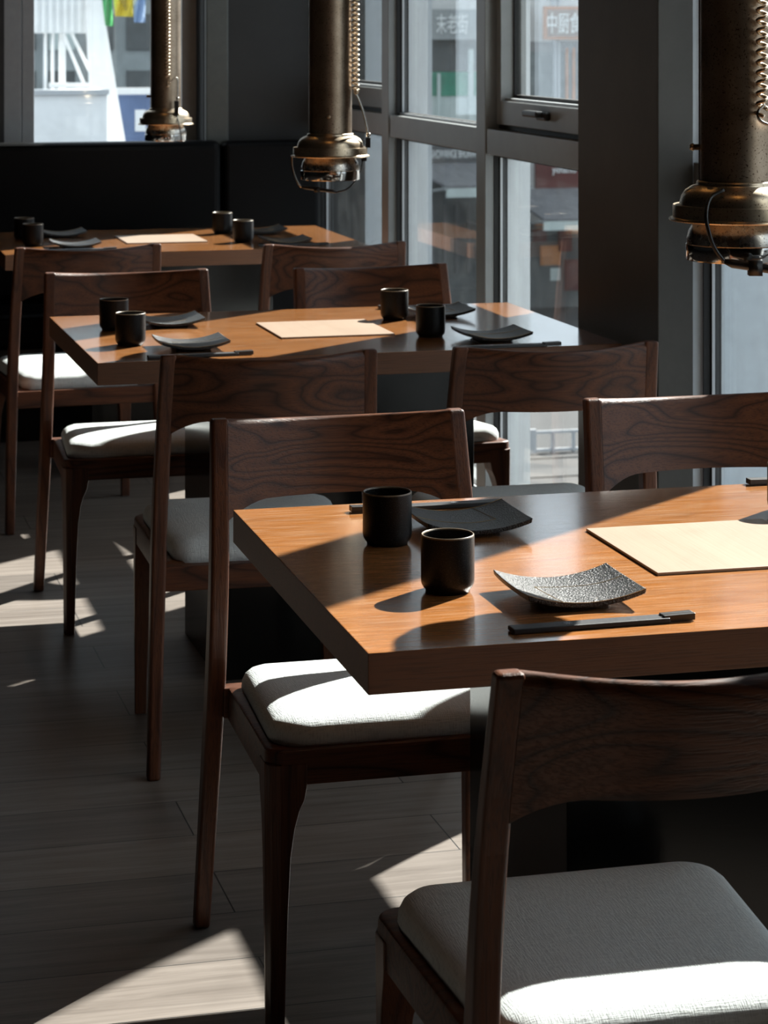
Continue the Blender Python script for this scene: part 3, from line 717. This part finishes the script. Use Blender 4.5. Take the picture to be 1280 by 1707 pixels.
# ---- behind the back window
YB = 30.0
def q3(x20): return x20*YB/20
def qz(z20): return CAM_H+(z20-CAM_H)*YB/20
def pan(x0, x1, z0, z1, d=.2, off=0): return bx(q3(x0), q3(x1), YB-off-d, YB-off, qz(z0), qz(z1))
m_w = P_('white_paint', (.82,.83,.83), .7, noise=.06, nscale=3); m_w2 = P_('off_white_sheet', (.70,.72,.73), .7, noise=.08, nscale=3)
tw = thing('steel_tower', 'white braced tower with corrugated head, seen through the back window', 'tower', (q3(2.5), YB, -4))
bpart(tw, 'head_panel', pan(2.1, 2.74, 1.41, 2.3, .3), m_w2)
for k in range(10): bpart(tw, 'rib', pan(2.12+.06*k, 2.145+.06*k, 1.42, 2.3, .03, .3), m_w)
for a, b in ((2.27,2.295),(2.335,2.355),(2.40,2.45),(2.66,2.70)): bpart(tw, 'leg', bx(q3(a), q3(b), YB-.2, YB-.1, -4, qz(1.41)), m_w)
for a, b in ((2.42,2.60),(2.49,2.70)):
    bpart(tw, 'brace', tube(NB(), [(q3(a), YB-.26, qz(1.42)), (q3(b), YB-.26, qz(.98))], .022, 6), m_w)
bpart(tw, 'cross_beam', pan(2.3, 2.82, .96, 1.0, .1, .3), m_w)
bm = NB(); X = [q3(v) for v in (2.56,2.71,2.93,2.76)]
loft(bm, [[(X[0],y,qz(2.3)),(X[1]-.12,y,qz(2.3)),(X[2],y,qz(.5)),(X[2]+.5,y,-4),(X[3]+.4,y,-4),(X[3]-.15,y,qz(.5))] for y in (YB-.42, YB-.32)])
bpart(tw, 'slanted_leg', bm, m_w)
bxk = thing('site_box', 'white panelled box in front of the tower, seen through the back window', 'box', (q3(2.5), YB-1, -4))
bpart(bxk, 'panel', bx(q3(2.0)*.965, q3(2.77)*.965, YB-1.5, YB-.8, -4, 1.4767+(.94-1.4767)*1.45), m_w)
bpart(bxk, 'frame', bx(q3(2.0)*.962, q3(2.78)*.966, YB-1.55, YB-1.5, 1.4767+(.94-1.4767)*1.45-.05, 1.4767+(.94-1.4767)*1.45+.01), m_wf)
b3 = thing('far_building', 'grey building far behind the tower', 'building', (6, 46, -4))
bpart(b3, 'wall', bx(3.0, 10.2, 46, 50, -4, 9), P_('far_grey_wall', (.27,.30,.30), .7, noise=.3, nscale=.8))
for i in range(6):
    for j in range(5): bpart(b3, 'window', bx(4.6+i*.75, 5.1+i*.75, 45.95, 46, -1.2+j*1.1, -.5+j*1.1), m_dk if (i+j) % 3 else m_pale)
bb = thing('blue_hoarding', 'blue hoarding panel with white print beside the tower', 'sign', (q3(3.05), YB+3, -4))
bpart(bb, 'panel', bx(q3(2.86)*1.1, q3(3.5)*1.1, YB+3, YB+3.1, -4, CAM_H-.60*1.5*1.1+.02), P_('blue_panel', (.10,.15,.28), .6, noise=.2, nscale=2))
bpart(bb, 'top_rail', bx(q3(2.86)*1.1, q3(3.5)*1.1, YB+2.95, YB+3, CAM_H-.60*1.5*1.1+.03, CAM_H-.60*1.5*1.1+.12), m_w)
bpart(bb, 'white_print', bx(q3(3.05)*1.1, q3(3.14)*1.1, YB+2.98, YB+3, 0, .3), m_w2)
for nm, lab, x0, x1, z0, z1, tl, col in (('yellow_flag','yellow flag with dark print hanging outside the back window',2.87,3.03,1.55,1.76,.10,(.72,.55,.05)),
        ('green_flag','green flag hanging beside the yellow one outside the back window',2.775,2.85,1.47,1.72,.2,(.06,.42,.12)),
        ('blue_flag','pale blue flag hanging right of the yellow one outside the back window',3.04,3.14,1.50,1.76,0,(.30,.42,.62))):
    cx, cz = q3((x0+x1)/2)*28/30, CAM_H+(qz(z1)-CAM_H)*28/30
    t = thing(nm, lab, 'flag', (cx, YB-2, cz), 0, 'flags strung outside the back window')
    bm = NB(); w_, h_ = q3(x1-x0)/2*.93, (qz(z1)-qz(z0))*.93
    rings = [[(-w_+2*w_*i/8+tl*h_*j/8*.4, .03*math.sin(i*1.3+j*.6), -h_*j/8-tl*.25*w_*(2*i/8-1)) for i in range(9)] + [(-w_+2*w_*i/8+tl*h_*j/8*.4, .03*math.sin(i*1.3+j*.6)+.006, -h_*j/8-tl*.25*w_*(2*i/8-1)) for i in range(8,-1,-1)] for j in range(9)]
    loft(bm, rings); obj('cloth', bm, P_(nm+'_cloth', col, .8), t)
    if nm == 'yellow_flag':
        for j in range(4): obj('print', bx(-w_*.45+.02*j, w_*.35, -.035, -.033, -h_*(.3+.13*j)-.015, -h_*(.3+.13*j)+.01), P_('flag_print', (.35,.27,.05), .8) if j == 0 else bpy.data.materials['flag_print'], t)
bpy.context.view_layer.update()
